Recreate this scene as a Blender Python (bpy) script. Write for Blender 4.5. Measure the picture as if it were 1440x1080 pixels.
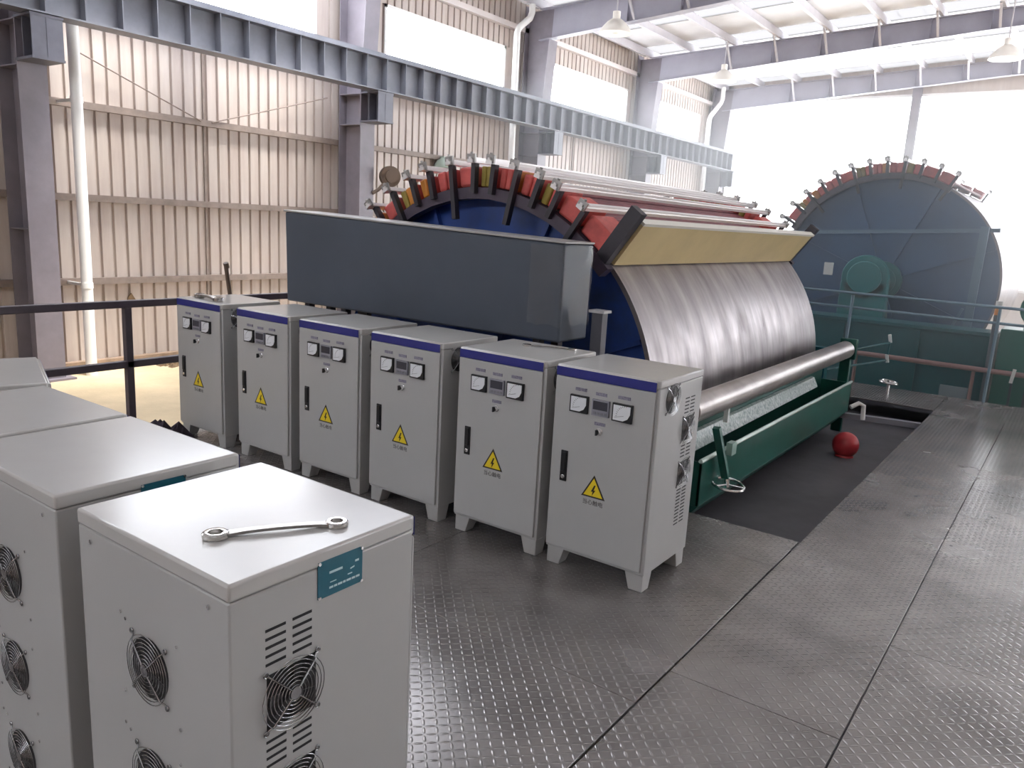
import bpy, math, random
from math import pi, sin, cos, radians as R, hypot, atan2
from mathutils import Vector, Matrix
random.seed(7)
scene = bpy.context.scene
col = scene.collection
for o in list(bpy.data.objects):
    bpy.data.objects.remove(o)

# ------------------------------------------------------------------ camera
CAM = Vector((0, 0, 1.65))
yaw, pitch, roll, FPX = 0.622, 0.204, -0.055, 1100.0
fwd = Vector((-sin(yaw) * cos(pitch), cos(yaw) * cos(pitch), -sin(pitch)))
rt = Vector((cos(yaw), sin(yaw), 0))
dn = fwd.cross(rt)
r2 = cos(roll) * rt + sin(roll) * dn
d2 = -sin(roll) * rt + cos(roll) * dn
cd = bpy.data.cameras.new('camera')
cd.sensor_width = 36
cd.lens = FPX / 1440 * 36
cd.clip_end = 300
cam = bpy.data.objects.new('camera', cd)
col.objects.link(cam)
M = Matrix((r2, -d2, -fwd)).transposed().to_4x4()
M.translation = CAM
cam.matrix_world = M
scene.camera = cam

# ------------------------------------------------------------------ world, sun, exposure
w = bpy.data.worlds.new('sky')
scene.world = w
w.use_nodes = True
nt = w.node_tree
bg = nt.nodes['Background']
tc = nt.nodes.new('ShaderNodeTexCoord')
sx = nt.nodes.new('ShaderNodeSeparateXYZ')
rp = nt.nodes.new('ShaderNodeValToRGB')
nt.links.new(tc.outputs['Generated'], sx.inputs[0])
nt.links.new(sx.outputs['Z'], rp.inputs[0])
rp.color_ramp.elements[0].position = 0.0
rp.color_ramp.elements[0].color = (0.99, 0.985, 0.975, 1)
rp.color_ramp.elements[1].position = 1.0
rp.color_ramp.elements[1].color = (0.93, 0.95, 1.0, 1)
nt.links.new(rp.outputs[0], bg.inputs[0])
bg.inputs[1].default_value = 5.0
sd = bpy.data.lights.new('sun', 'SUN')
sd.energy = 4.0
sd.angle = R(16.0)
sd.color = (1.0, 0.93, 0.82)
sun = bpy.data.objects.new('sun', sd)
col.objects.link(sun)
SUN_DIR = Vector((0.30, 0.10, 0.95)).normalized()      # towards the sun
sun.rotation_euler = SUN_DIR.to_track_quat('Z', 'Y').to_euler()
sun.location = (10, 10, 30)
vs = scene.view_settings
vs.view_transform = 'Standard'
vs.look = 'None'
vs.gamma = 1
vs.use_curve_mapping = False
vs.exposure = 1.65
scene.cycles.use_denoising = True
scene.cycles.max_bounces = 10
scene.cycles.diffuse_bounces = 6
scene.cycles.transparent_max_bounces = 12
scene.cycles.sample_clamp_indirect = 6
scene.cycles.sample_clamp_direct = 30


def portal(name, loc, aim, sx_, sy_):
    l = bpy.data.lights.new(name, 'AREA')
    l.shape = 'RECTANGLE'
    l.size = sx_
    l.size_y = sy_
    l.cycles.is_portal = True
    o = bpy.data.objects.new(name, l)
    col.objects.link(o)
    o.location = loc
    o.rotation_euler = (-Vector(aim)).to_track_quat('Z', 'Y').to_euler()
    return o


# ------------------------------------------------------------------ materials
MATS = {}


def mat(name, c, rough=0.5, metal=0.0, var=0.0, scale=4.0, stretch=(1, 1, 1), bump=0.0, bscale=None,
        c2=None, spec=0.5, coat=0.0, alpha=None, dist=0.01, space='Object'):
    if name in MATS:
        return MATS[name]
    m = bpy.data.materials.new(name)
    m.use_nodes = True
    n = m.node_tree.nodes
    L = m.node_tree.links
    b = n['Principled BSDF']
    b.inputs['Base Color'].default_value = (*c, 1)
    b.inputs['Roughness'].default_value = rough
    b.inputs['Metallic'].default_value = metal
    b.inputs['Specular IOR Level'].default_value = spec
    b.inputs['Coat Weight'].default_value = coat
    if var or bump or c2:
        t = n.new('ShaderNodeTexCoord')
        mp = n.new('ShaderNodeMapping')
        mp.inputs['Scale'].default_value = stretch
        L.new(t.outputs[space], mp.inputs[0])
        no = n.new('ShaderNodeTexNoise')
        no.inputs['Scale'].default_value = scale
        no.inputs['Detail'].default_value = 6
        no.inputs['Roughness'].default_value = 0.62
        L.new(mp.outputs[0], no.inputs['Vector'])
        if var or c2:
            r = n.new('ShaderNodeValToRGB')
            r.color_ramp.elements[0].position = 0.32
            r.color_ramp.elements[1].position = 0.68
            a = c2 if c2 else tuple(x * (1 - var) for x in c)
            r.color_ramp.elements[0].color = (*a, 1)
            r.color_ramp.elements[1].color = (*c, 1)
            L.new(no.outputs['Fac'], r.inputs[0])
            L.new(r.outputs[0], b.inputs['Base Color'])
        if bump:
            bp = n.new('ShaderNodeBump')
            bp.inputs['Strength'].default_value = bump
            bp.inputs['Distance'].default_value = dist
            if bscale:
                nb = n.new('ShaderNodeTexNoise')
                nb.inputs['Scale'].default_value = bscale
                nb.inputs['Detail'].default_value = 3
                L.new(mp.outputs[0], nb.inputs['Vector'])
                L.new(nb.outputs['Fac'], bp.inputs['Height'])
            else:
                L.new(no.outputs['Fac'], bp.inputs['Height'])
            L.new(bp.outputs[0], b.inputs['Normal'])
    MATS[name] = m
    return m


def glass_mat(name, tint=(0.95, 0.97, 1.0), gloss=0.08, rough=0.03):
    m = bpy.data.materials.new(name)
    m.use_nodes = True
    n = m.node_tree.nodes
    L = m.node_tree.links
    n.remove(n['Principled BSDF'])
    tr = n.new('ShaderNodeBsdfTransparent')
    tr.inputs[0].default_value = (*tint, 1)
    gl = n.new('ShaderNodeBsdfGlossy')
    gl.inputs['Roughness'].default_value = rough
    mx = n.new('ShaderNodeMixShader')
    mx.inputs[0].default_value = gloss
    L.new(tr.outputs[0], mx.inputs[1])
    L.new(gl.outputs[0], mx.inputs[2])
    L.new(mx.outputs[0], n['Material Output'].inputs[0])
    return m


def skylight_mat():
    m = bpy.data.materials.new('frp_skylight')
    m.use_nodes = True
    n = m.node_tree.nodes
    L = m.node_tree.links
    n.remove(n['Principled BSDF'])
    tr = n.new('ShaderNodeBsdfTransparent')
    tr.inputs[0].default_value = (0.22, 0.22, 0.23, 1)
    tl = n.new('ShaderNodeBsdfTranslucent')
    tl.inputs[0].default_value = (0.25, 0.25, 0.25, 1)
    mx = n.new('ShaderNodeMixShader')
    mx.inputs[0].default_value = 0.5
    L.new(tr.outputs[0], mx.inputs[1])
    L.new(tl.outputs[0], mx.inputs[2])
    L.new(mx.outputs[0], n['Material Output'].inputs[0])
    return m


def tread_mat():
    """grey steel tread plate: rows of small raised bars turned alternately left and right"""
    m = bpy.data.materials.new('tread_plate')
    m.use_nodes = True
    n = m.node_tree.nodes
    L = m.node_tree.links
    b = n['Principled BSDF']

    def node(op, a, b_=None, c=None):
        x = n.new('ShaderNodeMath')
        x.operation = op
        for i, v in enumerate((a, b_, c)):
            if v is None:
                continue
            if isinstance(v, (int, float)):
                x.inputs[i].default_value = v
            else:
                L.new(v, x.inputs[i])
        return x.outputs[0]
    t = n.new('ShaderNodeTexCoord')
    s = n.new('ShaderNodeSeparateXYZ')
    L.new(t.outputs['Object'], s.inputs[0])
    S = 1 / 0.03
    u = node('MULTIPLY', s.outputs[0], S)
    v = node('MULTIPLY', s.outputs[1], S)
    iu = node('FLOOR', u)
    iv = node('FLOOR', v)
    par = node('MODULO', node('ADD', node('ADD', iu, iv), 2000), 2)
    sgn = node('SUBTRACT', node('MULTIPLY', par, 2), 1)
    fu = node('SUBTRACT', node('SUBTRACT', u, iu), 0.5)
    fv = node('SUBTRACT', node('SUBTRACT', v, iv), 0.5)
    fs = node('MULTIPLY', fv, sgn)
    p = node('MULTIPLY', node('ADD', fu, fs), 0.7071)
    q = node('MULTIPLY', node('SUBTRACT', fu, fs), 0.7071)
    e = node('ADD', node('POWER', node('ABSOLUTE', node('DIVIDE', p, 0.56)), 2.0),
             node('POWER', node('ABSOLUTE', node('DIVIDE', q, 0.17)), 2.0))
    h = node('SUBTRACT', 1.0, node('MINIMUM', e, 1.0))
    bp = n.new('ShaderNodeBump')
    bp.inputs['Strength'].default_value = 0.55
    bp.inputs['Distance'].default_value = 0.003
    L.new(h, bp.inputs['Height'])
    L.new(bp.outputs[0], b.inputs['Normal'])
    no = n.new('ShaderNodeTexNoise')
    no.inputs['Scale'].default_value = 1.4
    no.inputs['Detail'].default_value = 3
    no.inputs['Roughness'].default_value = 0.65
    L.new(t.outputs['Object'], no.inputs['Vector'])
    r = n.new('ShaderNodeValToRGB')
    r.color_ramp.elements[0].position = 0.3
    r.color_ramp.elements[1].position = 0.72
    r.color_ramp.elements[0].color = (0.19, 0.178, 0.176, 1)
    r.color_ramp.elements[1].color = (0.37, 0.345, 0.338, 1)
    L.new(no.outputs['Fac'], r.inputs[0])
    mx = n.new('ShaderNodeMixRGB')
    L.new(node('MULTIPLY', h, 0.35), mx.inputs[0])
    L.new(r.outputs[0], mx.inputs[1])
    mx.inputs[2].default_value = (0.45, 0.43, 0.42, 1)
    L.new(mx.outputs[0], b.inputs['Base Color'])
    b.inputs['Metallic'].default_value = 0.5
    rr = n.new('ShaderNodeMapRange')
    rr.inputs['From Min'].default_value = 0.25
    rr.inputs['From Max'].default_value = 0.75
    rr.inputs['To Min'].default_value = 0.215
    rr.inputs['To Max'].default_value = 0.29
    L.new(no.outputs['Fac'], rr.inputs['Value'])
    L.new(rr.outputs[0], b.inputs['Roughness'])
    return m


white = mat('white_enamel', (0.44, 0.44, 0.435), 0.28, var=0.05, scale=2.5, bump=0.05, bscale=220, dist=0.001)
white_lit_top = mat('white_lid_lit', (0.51, 0.50, 0.485), 0.20, var=0.06, scale=3)  # paler than the body: light on the tops put into the colour
blue_strip = mat('blue_strip', (0.025, 0.03, 0.22), 0.4, var=0.15, scale=9)
black = mat('black_plastic', (0.012, 0.012, 0.014), 0.4)
dial = mat('dial_face', (0.78, 0.80, 0.83), 0.25)
display = mat('display_grey', (0.055, 0.055, 0.07), 0.2)
disp_frame = mat('display_frame', (0.26, 0.26, 0.30), 0.4)
labelm = mat('label_plate', (0.11, 0.10, 0.17), 0.5, c2=(0.32, 0.31, 0.36), scale=160)
yellow = mat('sign_yellow', (0.80, 0.60, 0.02), 0.45)
ink = mat('sign_ink', (0.03, 0.022, 0.015), 0.5)
textink = mat('caption_ink', (0.07, 0.06, 0.06), 0.6)
chrome = mat('chrome', (0.80, 0.80, 0.80), 0.14, 1.0)
tool = mat('tool_steel', (0.42, 0.40, 0.38), 0.28, 1.0, var=0.3, scale=60)
tealplate = mat('teal_plate', (0.008, 0.13, 0.19), 0.4, var=0.2, scale=12)
whiteprint = mat('white_print', (0.55, 0.72, 0.75), 0.5)
tread = tread_mat()
concrete = mat('concrete', (0.60, 0.47, 0.30), 0.85, var=0.25, scale=1.3, bump=0.2, bscale=30)
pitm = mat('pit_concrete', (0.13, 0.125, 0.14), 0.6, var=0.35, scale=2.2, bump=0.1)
joistm = mat('joist_paint', (0.10, 0.10, 0.12), 0.5)
cladding = mat('cladding', (0.53, 0.465, 0.42), 0.5, c2=(0.43, 0.355, 0.315), scale=1.6, stretch=(3, 3, 0.35))
steelgrey = mat('column_paint', (0.23, 0.205, 0.235), 0.5, var=0.22, scale=2.0)
girderm = mat('girder_paint', (0.20, 0.205, 0.24), 0.48, var=0.25, scale=2.5)
bracketm = mat('bracket_paint', (0.12, 0.12, 0.15), 0.45, var=0.2, scale=6)
girtm = mat('girt_paint', (0.28, 0.22, 0.19), 0.6, var=0.3, scale=5)
purlinm = mat('purlin_zinc', (0.52, 0.50, 0.53), 0.5, var=0.1, scale=3)
rafterm = mat('rafter_paint', (0.36, 0.35, 0.41), 0.5, var=0.12, scale=2)
roofm = mat('roof_sheet', (0.58, 0.57, 0.58), 0.5, var=0.12, scale=2)
pvc = mat('pvc_white', (0.82, 0.81, 0.79), 0.35)
railm = mat('rail_paint', (0.085, 0.068, 0.085), 0.42, var=0.2, scale=9)
railpale = mat('rail_pale', (0.20, 0.30, 0.37), 0.35, 0.3)
panelgrey = mat('panel_grey', (0.075, 0.090, 0.118), 0.5, spec=0.35, var=0.16, scale=1.4, bump=0.05, bscale=9)
film = glass_mat('film_wrap', (0.97, 0.98, 0.98), 0.07, 0.12)
glass = glass_mat('window_glass')
skylight = skylight_mat()
drumblue = mat('drum_blue', (0.018, 0.07, 0.36), 0.45, c2=(0.02, 0.04, 0.12), scale=2.0)
drumteal = mat('drum_teal', (0.016, 0.10, 0.24), 0.45, c2=(0.012, 0.06, 0.16), scale=1.6)
hubteal = mat('hub_teal', (0.008, 0.20, 0.21), 0.4, var=0.2, scale=3)
machgreen = mat('machine_green', (0.012, 0.105, 0.082), 0.32, var=0.3, scale=3)
machteal = mat('machine_teal', (0.010, 0.13, 0.15), 0.4, var=0.35, scale=2.2)
archm = mat('arch_steel', (0.075, 0.055, 0.085), 0.5, var=0.35, scale=5)
strutm = mat('strut_black', (0.035, 0.03, 0.04), 0.5, var=0.3, scale=9)
rodm = mat('rod_aluminium', (0.80, 0.78, 0.78), 0.28, 0.35)
red = mat('coil_red', (0.68, 0.12, 0.105), 0.5, var=0.25, scale=14)
orange = mat('coil_orange', (0.66, 0.25, 0.03), 0.5, var=0.25, scale=14)
olive = mat('coil_olive', (0.40, 0.30, 0.06), 0.55, var=0.25, scale=14)
cable = mat('cable_red', (0.36, 0.10, 0.11), 0.5, c2=(0.16, 0.05, 0.07), scale=5, stretch=(30, 2, 30))
boardm = mat('yellow_board', (0.76, 0.60, 0.31), 0.5, var=0.16, scale=1.8)
boardedge = mat('board_edge', (0.80, 0.77, 0.70), 0.5)
redplastic = mat('red_plastic', (0.50, 0.035, 0.045), 0.35, var=0.2, scale=8)
speckle = mat('speckled_plate', (0.55, 0.60, 0.58), 0.35, c2=(0.10, 0.17, 0.16), scale=42)
rollm = mat('roller_steel', (0.44, 0.40, 0.38), 0.3, 0.55, c2=(0.24, 0.21, 0.20), scale=2.2, stretch=(1, 1.2, 1))
whitetape = mat('white_tape', (0.8, 0.82, 0.8), 0.5)
brown = mat('brown_paint', (0.13, 0.09, 0.065), 0.6)
lampwhite = mat('lamp_enamel', (0.84, 0.80, 0.74), 0.4)
palegreen = mat('pale_green', (0.50, 0.62, 0.55), 0.5)
pinkpipe = mat('pink_brown_pipe', (0.33, 0.20, 0.19), 0.5)
debrism = mat('debris_brown', (0.20, 0.13, 0.07), 0.9, var=0.4, scale=14)
moss = mat('dry_weeds', (0.20, 0.20, 0.06), 0.9, var=0.4, scale=14)
wrapm = mat('dark_cloth', (0.035, 0.025, 0.04), 0.9)
orangep = mat('orange_paint', (0.75, 0.30, 0.05), 0.5)


def shell_mat():
    m = mat('drum_shell', (0.36, 0.325, 0.325), 0.30, 0.7, c2=(0.19, 0.165, 0.175), scale=1.0, stretch=(0.9, 7.0, 0.9))
    n = m.node_tree.nodes
    L = m.node_tree.links
    b = n['Principled BSDF']
    t = n.new('ShaderNodeTexCoord')
    mp = n.new('ShaderNodeMapping')
    mp.inputs['Scale'].default_value = (1.6, 4.2, 1.6)
    L.new(t.outputs['Object'], mp.inputs[0])
    no = n.new('ShaderNodeTexNoise')
    no.inputs['Scale'].default_value = 2.6
    no.inputs['Detail'].default_value = 7
    L.new(mp.outputs[0], no.inputs['Vector'])
    mr = n.new('ShaderNodeMapRange')
    mr.inputs['From Min'].default_value = 0.35
    mr.inputs['From Max'].default_value = 0.7
    mr.inputs['To Min'].default_value = 0.30
    mr.inputs['To Max'].default_value = 0.5
    L.new(no.outputs['Fac'], mr.inputs['Value'])
    L.new(mr.outputs[0], b.inputs['Roughness'])
    bp = n.new('ShaderNodeBump')
    bp.inputs['Strength'].default_value = 0.15
    bp.inputs['Distance'].default_value = 0.015
    L.new(no.outputs['Fac'], bp.inputs['Height'])
    L.new(bp.outputs[0], b.inputs['Normal'])
    return m


shellm = shell_mat()


# ------------------------------------------------------------------ mesh building
def basis(d):
    d = Vector(d).normalized()
    a = Vector((0, 0, 1)) if abs(d.z) < 0.95 else Vector((1, 0, 0))
    u = d.cross(a).normalized()
    return u, d.cross(u).normalized(), d


class MB:
    def __init__(s):
        s.v, s.f, s.m = [], [], []

    def add(s, vs_, fs, mi=0):
        k = len(s.v)
        s.v += [tuple(x) for x in vs_]
        for f in fs:
            s.f.append(tuple(i + k for i in f))
            s.m.append(mi)
        return s

    def hexa(s, b, t, mi=0):
        return s.add(list(b) + list(t), [(3, 2, 1, 0), (4, 5, 6, 7), (0, 1, 5, 4), (1, 2, 6, 5), (2, 3, 7, 6), (3, 0, 4, 7)], mi)

    def box(s, x0, x1, y0, y1, z0, z1, mi=0):
        return s.hexa([(x0, y0, z0), (x1, y0, z0), (x1, y1, z0), (x0, y1, z0)],
                      [(x0, y0, z1), (x1, y0, z1), (x1, y1, z1), (x0, y1, z1)], mi)

    def bar(s, p, q, w_, h_, mi=0, up=None):
        p, q = Vector(p), Vector(q)
        d = (q - p).normalized()
        a = Vector(up) if up else (Vector((0, 0, 1)) if abs(d.z) < 0.9 else Vector((0, 1, 0)))
        u = d.cross(a).normalized() * (w_ / 2)
        v = u.cross(d).normalized() * (h_ / 2)
        return s.hexa([p - u - v, p + u - v, p + u + v, p - u + v], [q - u - v, q + u - v, q + u + v, q - u + v], mi)

    def cyl(s, p, q, r, n=16, mi=0, rb=None, caps=True):
        p, q = Vector(p), Vector(q)
        u, v, d = basis(q - p)
        rb = r if rb is None else rb
        vs_ = [p + (u * cos(2 * pi * i / n) + v * sin(2 * pi * i / n)) * r for i in range(n)]
        vs_ += [q + (u * cos(2 * pi * i / n) + v * sin(2 * pi * i / n)) * rb for i in range(n)]
        fs = [(i, (i + 1) % n, n + (i + 1) % n, n + i) for i in range(n)]
        if caps:
            fs += [tuple(range(n - 1, -1, -1)), tuple(range(n, 2 * n))]
        return s.add(vs_, fs, mi)

    def tube(s, pts, r, n=10, mi=0, closed=False):
        pts = [Vector(p) for p in pts]
        N = len(pts)
        vs_ = []
        pu = None
        for i, p in enumerate(pts):
            a = pts[i - 1] if (i or closed) else p
            b = pts[(i + 1) % N] if (i < N - 1 or closed) else p
            d = (b - a).normalized()
            if pu is None:
                u, v, _ = basis(d)
            else:
                u = (pu - d * pu.dot(d)).normalized()
                v = d.cross(u)
            pu = u
            vs_ += [p + (u * cos(2 * pi * k / n) + v * sin(2 * pi * k / n)) * r for k in range(n)]
        fs = []
        for i in range(N if closed else N - 1):
            j = (i + 1) % N
            for k in range(n):
                fs.append((i * n + k, i * n + (k + 1) % n, j * n + (k + 1) % n, j * n + k))
        if not closed:
            fs += [tuple(range(n - 1, -1, -1)), tuple(range((N - 1) * n, N * n))]
        return s.add(vs_, fs, mi)

    def ring(s, c, nrm, Rr, r, N=28, n=6, mi=0):
        u, v, d = basis(nrm)
        c = Vector(c)
        return s.tube([c + (u * cos(2 * pi * i / N) + v * sin(2 * pi * i / N)) * Rr for i in range(N)], r, n, mi, True)

    def prism(s, poly, ext, mi=0):
        e = Vector(ext)
        a = [Vector(p) for p in poly]
        n = len(a)
        return s.add(a + [p + e for p in a], [tuple(range(n - 1, -1, -1)), tuple(range(n, 2 * n))] +
                     [(i, (i + 1) % n, n + (i + 1) % n, n + i) for i in range(n)], mi)

    def lathe(s, c, axis, prof, n=24, mi=0):
        u, v, d = basis(axis)
        c = Vector(c)
        vs_ = []
        for r, h in prof:
            vs_ += [c + d * h + (u * cos(2 * pi * i / n) + v * sin(2 * pi * i / n)) * r for i in range(n)]
        fs = []
        for k in range(len(prof) - 1):
            for i in range(n):
                fs.append((k * n + i, k * n + (i + 1) % n, (k + 1) * n + (i + 1) % n, (k + 1) * n + i))
        fs += [tuple(range(n - 1, -1, -1)), tuple(range((len(prof) - 1) * n, len(prof) * n))]
        return s.add(vs_, fs, mi)

    def arc(s, cx, cz, ra, rb, a0, a1, y0, y1, n=6, mi=0):
        """ring sector about an axis along Y"""
        vs_ = []
        for i in range(n + 1):
            a = a0 + (a1 - a0) * i / n
            for r in (ra, rb):
                for y in (y0, y1):
                    vs_.append((cx + r * cos(a), y, cz + r * sin(a)))
        fs = []
        for i in range(n):
            k, j = 4 * i, 4 * i + 4
            fs += [(k, k + 2, j + 2, j), (k + 1, j + 1, j + 3, k + 3), (k, j, j + 1, k + 1), (k + 2, k + 3, j + 3, j + 2)]
        fs += [(0, 1, 3, 2), (4 * n, 4 * n + 2, 4 * n + 3, 4 * n + 1)]
        return s.add(vs_, fs, mi)

    def build(s, name, mats, parent=None, bevel=0, sharp=0.6, seg=2):
        me = bpy.data.meshes.new(name)
        off = Vector((0, 0, 0))
        p = parent
        while p is not None:
            off += p.location
            p = p.parent
        me.from_pydata([tuple(Vector(x) - off) for x in s.v], [], s.f)
        for m in (mats if isinstance(mats, (list, tuple)) else [mats]):
            me.materials.append(m)
        me.polygons.foreach_set('material_index', s.m)
        me.polygons.foreach_set('use_smooth', [True] * len(s.f))
        import bmesh
        bm = bmesh.new()
        bm.from_mesh(me)
        bmesh.ops.recalc_face_normals(bm, faces=bm.faces)
        bm.to_mesh(me)
        bm.free()
        me.set_sharp_from_angle(angle=sharp)
        me.update()
        o = bpy.data.objects.new(name, me)
        col.objects.link(o)
        if parent:
            o.parent = parent
        if bevel:
            b = o.modifiers.new('bevel', 'BEVEL')
            b.width = bevel
            b.segments = seg
            b.limit_method = 'ANGLE'
        return o


def share(src, name, parent, loc=(0, 0, 0), mtx=None):
    o = bpy.data.objects.new(name, src.data)
    for m in src.modifiers:
        if m.type == 'BEVEL':
            b = o.modifiers.new('bevel', 'BEVEL')
            b.width, b.segments, b.limit_method = m.width, m.segments, 'ANGLE'
    col.objects.link(o)
    o.parent = parent
    if mtx is not None:
        o.matrix_local = mtx
    else:
        o.location = loc
    return o


def tag(o, label, cat, group=None):
    o['label'] = label
    o['category'] = cat
    if group:
        o['group'] = group
    return o


def thing(name, loc, label, cat, group=None):
    o = bpy.data.objects.new(name, None)
    o.empty_display_size = 0.1
    col.objects.link(o)
    o.location = loc
    return tag(o, label, cat, group)


def struct(o):
    o['kind'] = 'structure'
    return o


def kids(o):
    return list(o.children)


def copy_tree(o, parent=None):
    c = o.copy()
    col.objects.link(c)
    if parent:
        c.parent = parent
    for ch in kids(o):
        copy_tree(ch, c)
    return c


# ================================================================== SETTING
XW = -12.2          # left wall
XR = 12.2
YF = 28.85          # far gable
YB = -6.0
ZL = -0.88          # ground floor
bays = [-0.95, 4.95, 10.85, 16.75, 22.65, 28.55]


def roof_z(x):
    return 6.9 + 0.05 * (12.2 - abs(x))


# ground floor slab with the pit left open, deck plates as its pieces
PX0, PX1, PY0, PY1 = -5.2, -1.05, 4.28, 8.9
fb = MB()
for a in ((XW - .3, PX0, YB, YF), (PX1, XR, YB, YF), (PX0, PX1, YB, PY0), (PX0, PX1, PY1, YF)):
    fb.box(a[0], a[1], a[2], a[3], ZL - 0.4, ZL)
floor = struct(fb.build('floor', concrete))
pb = MB()
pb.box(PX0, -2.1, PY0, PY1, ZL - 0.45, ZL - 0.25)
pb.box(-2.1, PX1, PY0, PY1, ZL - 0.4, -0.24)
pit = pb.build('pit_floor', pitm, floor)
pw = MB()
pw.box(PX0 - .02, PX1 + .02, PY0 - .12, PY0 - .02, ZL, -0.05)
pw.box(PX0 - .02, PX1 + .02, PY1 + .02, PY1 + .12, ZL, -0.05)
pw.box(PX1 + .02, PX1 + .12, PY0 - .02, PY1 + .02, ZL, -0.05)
pw.build('pit_wall', pitm, floor)


def plate(x0, x1, y0, y1, dz=0.0):
    gl = 0.004 if abs(x0 + 1.05) < .01 else 0.002
    gr = 0.004 if abs(x1 + 1.05) < .01 else 0.002
    g = 0.002
    m = MB()
    m.box(x0 + gl, x1 - gr, y0 + g, y1 - g, -0.012 + dz, dz)
    return m.build('deck_plate', tread, floor, bevel=0.002, seg=1)


for x0, x1 in ((-5.35, -3.9), (-3.9, -2.5), (-2.5, -1.05)):
    ys = [-2.6, -0.2, 2.33, 3.85, 4.28]
    for a, b in zip(ys, ys[1:]):
        plate(x0, x1, a, b, random.uniform(-.001, 0))
for a, b in ((-2.6, -0.5), (-0.5, 2.6), (2.6, 5.6), (5.6, 8.9)):
    plate(-1.05, -0.42, a, b, random.uniform(-.001, 0))
for x0, x1 in ((-0.42, 1.1), (1.1, 2.6), (2.6, 4.1)):
    for a, b in ((-2.6, 0.4), (0.4, 3.4), (3.4, 6.15), (6.15, 8.9)):
        plate(x0, x1, a, b, random.uniform(-.001, 0))
for x0, x1 in ((-2.3, -1.05), (-1.05, 1.1), (1.1, 4.1)):
    plate(x0, x1, 8.9, 9.85, 0)
jb = MB()
for y in (-2.5, -0.2, 2.33, 4.2):
    jb.box(-5.35, 4.1, y - .05, y + .05, -0.16, -0.013)
for x in (-5.3, -3.9, -2.5):
    jb.box(x - .05, x + .05, -2.6, 4.2, -0.16, -0.013)
for x in (-0.98, -0.42, 1.1, 4.05):
    jb.box(x - .05, x + .05, -2.6, 9.85, -0.16, -0.013)
for y in (8.97, 9.8):
    jb.box(-2.3, 4.1, y - .05, y + .05, -0.16, -0.013)
for x in (-5.3, -2.5, -0.42, 4.05):
    for y in (-2.5, 0.9, 4.2):
        jb.box(x - .06, x + .06, y - .06, y + .06, ZL, -0.16)
for x in (-2.2, -0.42, 4.05):
    jb.box(x - .06, x + .06, 9.74, 9.86, ZL, -0.16)
jb.build('deck_joists', joistm, floor)
# beam crossing the far end of the pit opening
bm_ = MB()
bm_.bar((-1.95, 8.06, -0.05), (-1.06, 8.23, -0.05), 0.07, 0.05)
bm_.build('pit_beam', mat('pit_beam', (0.30, 0.30, 0.34), 0.4, 0.3), floor)

# ---- walls
wl = MB()
wl.box(XW - .25, XW + .12, YB, YF, ZL, ZL + 0.10)
wall_left = struct(wl.build('wall_left', mat('plinth', (0.38, 0.27, 0.19), 0.9, var=0.4, scale=5)))
SW = 1.025


def sheet_mesh(z0, z1, wdt=SW):
    """cladding sheet in local coords: x inward, y along the wall"""
    m = MB()
    prof = []
    n = 5
    p = wdt / n
    for i in range(n):
        y = i * p
        prof += [(0, y), (0, y + p - .05), (-.04, y + p - .038), (-.04, y + p - .012)]
    prof.append((0, wdt))
    k = len(prof)
    vs_ = [(x, y, z0) for x, y in prof] + [(x, y, z1) for x, y in prof]
    vs_ += [(-.06, y, z0) for x, y in prof] + [(-.06, y, z1) for x, y in prof]
    fs = [(i, i + 1, k + i + 1, k + i) for i in range(k - 1)]
    fs += [(2 * k + i + 1, 2 * k + i, 3 * k + i, 3 * k + i + 1) for i in range(k - 1)]
    fs += [(k + i, k + i + 1, 3 * k + i + 1, 3 * k + i) for i in range(k - 1)]
    fs += [(i, 2 * k + i, 2 * k + i + 1, i + 1) for i in range(k - 1)]
    fs += [(0, k, 3 * k, 2 * k), (k - 1, 3 * k - 1, 4 * k - 1, 2 * k - 1)]
    m.add(vs_, fs)
    return m


ZS, ZH, ZE = 4.55, 5.78, 7.2     # window sill, head, eave
low = sheet_mesh(ZL + .1, ZS).build('cladding_sheet', cladding, wall_left)
low.location = (XW, YB, 0)
n_sh = int((YF - YB) / SW) + 1
for i in range(1, n_sh):
    share(low, 'cladding_sheet', wall_left, (XW, YB + i * SW, 0))
top = sheet_mesh(ZH, ZE).build('cladding_sheet', cladding, wall_left)
top.location = (XW, YB, 0)
for i in range(1, n_sh):
    share(top, 'cladding_sheet', wall_left, (XW, YB + i * SW, 0))
wins = [(0.15, 4.0 - .05), (6.1, 10.2), (11.93, 15.98), (17.8, 22.2), (23.5, 27.7)]
edges = [YB] + [e for wv in wins for e in wv] + [YF]
for a, b in zip(edges[::2], edges[1::2]):
    sheet_mesh(ZS, ZH, b - a).build('pier_sheet', cladding, wall_left).location = (XW, a, 0)
for z in (0.43, 1.66, 2.97, 4.35):
    g = MB()
    g.box(XW, XW + .09, YB, YF, z - .05, z + .05)
    g.build('girt', girtm, wall_left)
g = MB()
g.box(XW, XW + .14, YB, YF, 6.2, 6.32)
g.build('eave_beam', mat('eave_paint', (0.62, 0.56, 0.54), 0.5), wall_left)
# sag rods and sheet laps
for a, b in (((XW + .1, 5.75, 3.72), (XW + .1, 7.75, 2.99)), ((XW + .1, 7.95, 2.99), (XW + .1, 10.4, 3.75))):
    t_ = MB()
    t_.cyl(a, b, 0.011, 8)
    t_.build('sag_rod', girtm, wall_left)
for y in (7.86, 13.5, 19.3):
    t_ = MB()
    t_.box(XW - .001, XW + .025, y - .02, y + .02, ZL + .1, ZS)
    t_.build('tie_strap', girtm, wall_left)

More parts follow.
